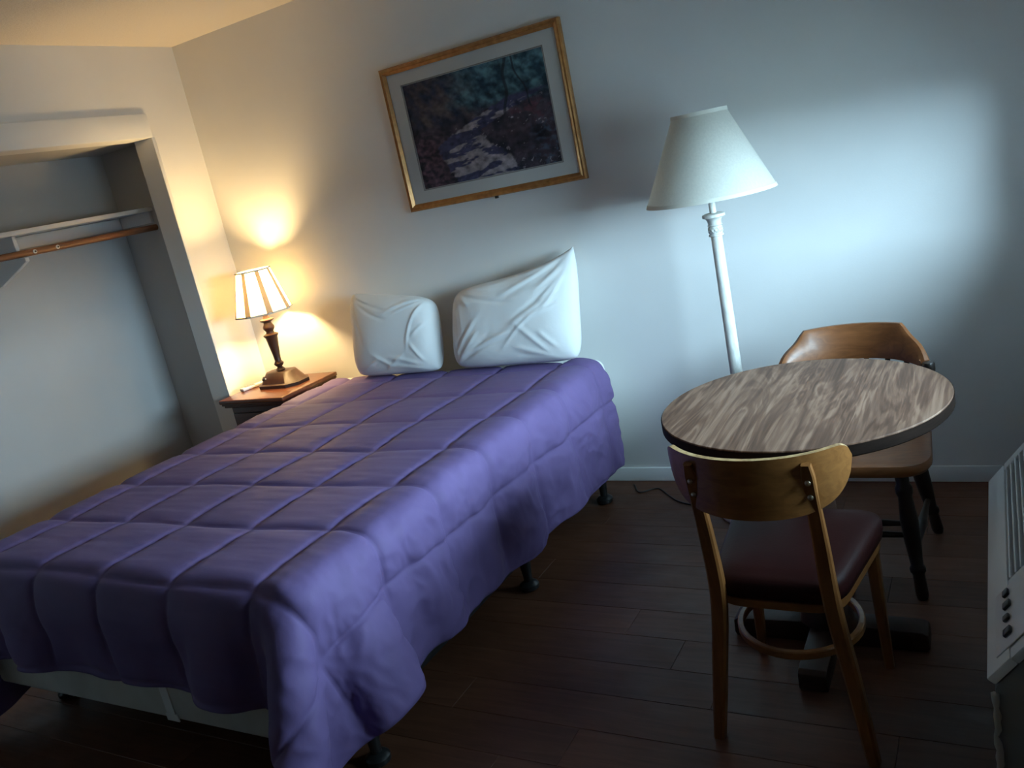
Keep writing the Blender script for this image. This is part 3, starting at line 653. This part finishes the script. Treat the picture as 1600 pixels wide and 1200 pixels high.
for i in range(4):
    b = prism_bm(foot_poly, -.038, .038, 'y', .004); bmesh.ops.rotate(b, cent=(0, 0, 0), matrix=Matrix.Rotation(i * PI / 2, 3, 'Z'), verts=b.verts[:]); link('foot', b, 'base_wood', tb_, 'auto')

# ------------------------------------------------------------------ bentwood chair (near)
c1 = empty('dining_chair', (3.165, -1.405, 0), 'honey bentwood chair with curved backrest and dark red vinyl seat', 'chair', -.03, 'chairs at the round table')
def seat_outline(wf, wr, d, r=.07, n_=6):
    pts = []
    corners = [(-wr / 2, -d / 2), (wr / 2, -d / 2), (wf / 2, d / 2), (-wf / 2, d / 2)]
    for i, c in enumerate(corners):
        p, nx_ = Vector(corners[i - 1]), Vector(corners[(i + 1) % 4]); c = Vector(c)
        a = c + (p - c).normalized() * r; b = c + (nx_ - c).normalized() * r
        for k_ in range(n_ + 1):
            t = k_ / n_; pts.append((1 - t) ** 2 * a + 2 * t * (1 - t) * c + t * t * b)
    return pts
so = seat_outline(.40, .30, .40)
def loft_outline(outline, levels):
    bm = bmesh.new(); c = sum(outline, Vector((0, 0))) / len(outline); rings = []
    for s_, z in levels: rings.append([bm.verts.new((c.x + (p.x - c.x) * s_, c.y + (p.y - c.y) * s_, z)) for p in outline])
    n_ = len(outline)
    for a, b in zip(rings, rings[1:]):
        for i in range(n_): bm.faces.new((a[i], a[(i + 1) % n_], b[(i + 1) % n_], b[i]))
    bm.faces.new(list(reversed(rings[0]))); bm.faces.new(rings[-1]); bmesh.ops.recalc_face_normals(bm, faces=bm.faces[:]); return bm
link('seat_frame', loft_outline(so, [(.94, .372), (.970, .376), (.970, .396), (.94, .399)]), 'honey', c1, 'auto')
link('seat', loft_outline(so, [(.95, .3995), (1.0, .404), (1.015, .425), (1.012, .442), (.99, .452), (.93, .461), (.75, .467), (.4, .470)]), 'vinyl', c1, True)
for s in (-1, 1):
    rear = catmull([(s * .186, -.215, 0), (s * .160, -.205, .20), (s * .134, -.205, .40), (s * .130, -.228, .58), (s * .130, -.272, .785)], 7)
    N_ = len(rear); link('leg', tube_bm(rear, 0, sec=[((.028 + .009 * math.sin(PI * min(1, i / N_ * 1.1))) * (.72 if i == N_ - 1 else 1), .032 if i < N_ * .5 else .032 - .016 * (i / N_ - .5) / .5) for i in range(N_)], up=(0, 1, 0)), 'honey_v', c1, 'auto')
    fr = catmull([(s * .172, .172, 0), (s * .165, .165, .2), (s * .160, .160, .374)], 6)
    link('leg', tube_bm(fr, 0, sec=[(.024 + .010 * i / len(fr), .024 + .010 * i / len(fr)) for i in range(len(fr))], up=(0, 1, 0)), 'honey_v', c1, 'auto')
hoop = [(.150 * math.cos(2 * PI * i / 40), -.01 + .155 * math.sin(2 * PI * i / 40), .235) for i in range(40)]
link('hoop_stretcher', tube_bm(hoop, 0, sec=(.016, .022), closed=True), 'honey', c1, 'auto')
# curved backrest board: ply with pale chipped edge
nu, nv = 49, 9; th = .0065
Ptf = np.zeros((nu, nv, 3)); Ptb = np.zeros((nu, nv, 3))
for i in range(nu):
    a = -1 + 2 * i / (nu - 1); ca = math.sqrt(max(0, 1 - abs(a) ** 2.6))
    x = .205 * math.sin(a * 1.15) / math.sin(1.15); yy = -.288 + .105 * (1 - math.cos(a * 1.15)) / (1 - math.cos(1.15))
    nn = Vector((math.sin(a * 1.0) * .75, -1, 0)).normalized()       # outwards (back) normal
    e_ = max(0, (abs(a) - .80) / .20); rd = 1 - math.sqrt(max(0, 1 - e_ * e_))
    top = .802 + .006 * a * a - .034 * rd; bot = .802 - .018 - .128 * ca ** .8 + .012 * (1 - rd) * abs(a) ** 6; bot = min(bot, top - .004)
    for j in range(nv):
        z = bot + (top - bot) * j / (nv - 1); ty = -.04 * (z - .74) * 1.2
        Ptf[i, j] = (x - nn.x * th, yy + ty - nn.y * th, z); Ptb[i, j] = (x + nn.x * th, yy + ty + nn.y * th, z)
bmv = bmesh.new()
va = [[bmv.verts.new(p) for p in r_] for r_ in Ptf.tolist()]; vb = [[bmv.verts.new(p) for p in r_] for r_ in Ptb.tolist()]
for i in range(nu - 1):
    for j in range(nv - 1):
        bmv.faces.new((va[i][j], va[i][j + 1], va[i + 1][j + 1], va[i + 1][j])); bmv.faces.new((vb[i][j], vb[i + 1][j], vb[i + 1][j + 1], vb[i][j + 1]))
rim = [(i, nv - 1) for i in range(nu)] + [(nu - 1, j) for j in range(nv - 2, -1, -1)] + [(i, 0) for i in range(nu - 2, -1, -1)] + [(0, j) for j in range(1, nv - 1)]
ef = []
for (i, j), (k_, l_) in zip(rim, rim[1:] + rim[:1]):
    f = bmv.faces.new((va[i][j], vb[i][j], vb[k_][l_], va[k_][l_])); f.material_index = 1
bmesh.ops.recalc_face_normals(bmv, faces=bmv.faces[:])
bo = link('backrest', bmv, 'honey', c1, 'auto'); bo.data.materials.append(M['ply'])
for s in (-1, 1):
    for z in (.742, .705):
        t = (z - .58) / .205; yv = -.225 - .047 * t
        b = lathe_bm([(0, 0), (.0065, 0), (.006, .002), (.003, .004), (0, .0045)], 14); bmesh.ops.transform(b, matrix=Matrix.Translation((s * .130, yv - .0125, z)) @ Matrix.Rotation(PI / 2, 4, 'X'), verts=b.verts[:])
        link('rivet', b, 'rivet', c1, 'auto')

# ------------------------------------------------------------------ captain-style chair (far side of the table)
c2 = empty('dining_chair', (3.213, -.655, 0), 'low-backed chair with orange wood crest and black turned legs behind the table', 'chair', 0, 'chairs at the round table')
so2 = seat_outline(.44, .50, .46, .11)          # built facing -y: 'rear' width is the front
link('seat', loft_outline([p + Vector((0, -.015)) for p in so2], [(.90, .400), (.965, .405), (1.0, .418), (1.0, .432), (.985, .441), (.93, .444), (.7, .440), (.4, .436)]), 'maple', c2, 'auto')
def turned(p0, p1, prof):
    P0, P1 = Vector(p0), Vector(p1); ax = P1 - P0; L = ax.length
    b = lathe_bm([(r, t * L) for t, r in prof], 20); q = ax.to_track_quat('Z', 'Y'); bmesh.ops.transform(b, matrix=Matrix.Translation(P0) @ q.to_matrix().to_4x4(), verts=b.verts[:]); return b
legp = [(0, .015), (.04, .019), (.20, .017), (.22, .023), (.25, .023), (.27, .018), (.45, .024), (.62, .026), (.80, .020), (.83, .025), (.87, .025), (.90, .019), (1, .021)]
feet = {(-1, -1): (-.195, -.225), (1, -1): (.190, -.225), (-1, 1): (-.215, .225), (1, 1): (.212, .222)}
tops = {(-1, -1): (-.155, -.165), (1, -1): (.155, -.165), (-1, 1): (-.155, .135), (1, 1): (.155, .135)}
for k_ in feet: link('leg', turned((*feet[k_], 0), (*tops[k_], .399), legp), 'ebony', c2, 'auto')
def onleg(k_, t): return Vector((*feet[k_], 0)).lerp(Vector((*tops[k_], .399)), t)
spp = [(0, .008), (.2, .010), (.45, .015), (.5, .017), (.55, .015), (.8, .010), (1, .008)]
for s in (-1, 1): link('stretcher', turned(onleg((s, -1), .36), onleg((s, 1), .36), spp), 'ebony', c2, 'auto')
link('stretcher', turned(onleg((-1, -1), .36).lerp(onleg((-1, 1), .36), .5), onleg((1, -1), .36).lerp(onleg((1, 1), .36), .5), spp), 'ebony', c2, 'auto')
link('stretcher', turned(onleg((-1, -1), .5), onleg((1, -1), .5), spp), 'ebony', c2, 'auto')
# crest: a thick bent rail, high in the middle, sloping down to its ends
nu = 41; rings = []; bm = bmesh.new()
def crest_at(a): return Vector((.225 * math.sin(a * 1.05) / math.sin(1.05), .245 - .135 * (1 - math.cos(a * 1.05)) / (1 - math.cos(1.05)), 0))
for i in range(nu):
    a = -1 + 2 * i / (nu - 1); p = crest_at(a); nn = Vector((math.sin(a * .95), math.cos(a * .95), 0))
    e = max(0, min(1, (abs(a) - .56) / .44)); e = e + .06 * math.sin(2 * PI * e)
    zt = .755 - .100 * e; zb = .640 - .004 * e; t_ = .014 + .002 * e; lean = .022
    pts = [(-t_, zb), (-t_ * 1.2, zb + .02), (-t_ * .9, zt - .012), (-t_ * .35, zt), (t_ * .5, zt), (t_, zt - .012), (t_, zb + .012), (t_ * .6, zb)]
    rings.append([bm.verts.new((p.x + nn.x * (d + lean * (z - .63) / .12), p.y + nn.y * (d + lean * (z - .63) / .12), z)) for d, z in pts])
for a_, b_ in zip(rings, rings[1:]):
    for k_ in range(8): bm.faces.new((a_[k_], a_[(k_ + 1) % 8], b_[(k_ + 1) % 8], b_[k_]))
bm.faces.new(rings[0]); bm.faces.new(list(reversed(rings[-1]))); bmesh.ops.recalc_face_normals(bm, faces=bm.faces[:])
link('crest_rail', bm, 'maple', c2, 'auto')
for i in range(8):
    a = -.93 + 1.86 * i / 7; p = crest_at(a); q = Vector((p.x * .86, p.y * .80 - .005, 0))
    link('spindle', turned((q.x, q.y, .4415), (p.x, p.y, .645), [(0, .008), (.25, .011), (.5, .013), (.62, .010), (.8, .014), (.9, .009), (1, .008)]), 'ebony', c2, 'auto')
for s in (-1, 1):
    p = crest_at(s * 1.0); link('end_cap', lathe_bm([(.0, .0), (.017, .002), (.019, .010), (.019, .030), (.016, .036), (0, .037)], 16, center=(p.x + s * .010, p.y - .016, .618)), 'ebony', c2, 'auto')

# ------------------------------------------------------------------ wall air conditioner under the window
ac = empty('air_conditioner', (3.8, -1.56, 0), 'white wall air conditioner with sloping slatted grille and buttons under the window', 'air conditioner')
AX0, AY0, AY1 = 3.618, -1.975, -1.147; AZ = .50
sl = math.radians(52); ds = Vector((math.cos(sl), 0, math.sin(sl))); nsl = Vector((-math.sin(sl), 0, math.cos(sl)))
prof = [(AX0 + .004, .03), (XW - .002, .03), (XW - .002, AZ + .205), (AX0 + .19, AZ + .205), (AX0 + .16, AZ + .198), (AX0 + .004, AZ - .002), (AX0, AZ - .012)]
b = prism_bm([(x - 3.8, z) for x, z in prof], AY0 + 1.56 + .004, AY1 + 1.56 - .004, 'y', .003); link('cabinet', b, 'acgrey', ac, 'auto')
def onface(t, yw, d=0): p = Vector((AX0 + .004, 0, AZ)) + ds * t + nsl * d; return Vector((p.x - 3.8, yw + 1.56, p.z))
def face_box(name, t0, t1, y0, y1, d0, d1, mat, parent=ac, bevel=.002):
    bm = bmesh.new(); vs = [bm.verts.new(onface(t, y_, d)) for d in (d0, d1) for t, y_ in ((t0, y0), (t1, y0), (t1, y1), (t0, y1))]
    for f in ((0, 3, 2, 1), (4, 5, 6, 7), (0, 1, 5, 4), (1, 2, 6, 5), (2, 3, 7, 6), (3, 0, 4, 7)): bm.faces.new([vs[k_] for k_ in f])
    bmesh.ops.recalc_face_normals(bm, faces=bm.faces[:])
    if bevel: bmesh.ops.bevel(bm, geom=bm.edges[:], offset=bevel, segments=2, profile=.5, affect='EDGES')
    return link(name, bm, mat, parent, 'auto' if bevel else False)
GY0, GY1 = -1.715, AY1 - .035; GT0, GT1 = .056, .225; FT1 = .25
fp = face_box('front_border', -.004, GT0, AY0, AY1, .0005, .018, 'acplastic', bevel=.004)
face_box('top_border', GT1, FT1, AY0, AY1, .0005, .018, 'acplastic', bevel=.004)
face_box('end_border', GT0 + .0003, GT1 - .0003, GY1, AY1, .0005, .018, 'acplastic', bevel=.003)
face_box('grille_backing', GT0, GT1, GY0, GY1, .0003, .003, 'acdark', bevel=0)
ns_ = 11
for i in range(ns_):
    t = GT0 + .008 + (GT1 - GT0 - .012) * i / (ns_ - 1); face_box('slat', t - .0017, t + .0017, GY0, GY1, .0032, .018, 'whitep', bevel=0)
for y_ in (-1.28, -1.42, -1.57): face_box('slat_clip', GT0, GT0 + .006, y_ - .008, y_ + .008, .0032, .014, 'acplastic', bevel=0)
cp = face_box('control_panel', GT0 + .0003, GT1 - .0003, AY0, GY0 - .0005, .0005, .016, 'acplastic', bevel=.002)
ip = face_box('control_plate', GT0 - .030, GT1 - .02, AY0 + .030, GY0 - .03, .0182, .0205, 'whitep', cp, bevel=.001)
for i, y_ in enumerate((-1.775, -1.818, -1.862, -1.906)):
    face_box('button', .052, .066 + (.004 if i % 2 else 0), y_ - (.010 if i != 2 else .006), y_ + .010, .0206, .027, 'blackp', cp, bevel=.002)
bm = bmesh.new(); rr = random.Random(5); pth = [(AX0 - .002 - 3.8 + rr.uniform(-.002, .003), AY0 + 1.56 + .002, z) for z in np.linspace(AZ - .02, .06, 30)]
tube_bm(pth, [rr.uniform(.003, .007) for _ in pth], 7, bm, up=(0, 1, 0)); link('seal_strip', bm, 'foam', ac, True, 'ragged pale foam strip')
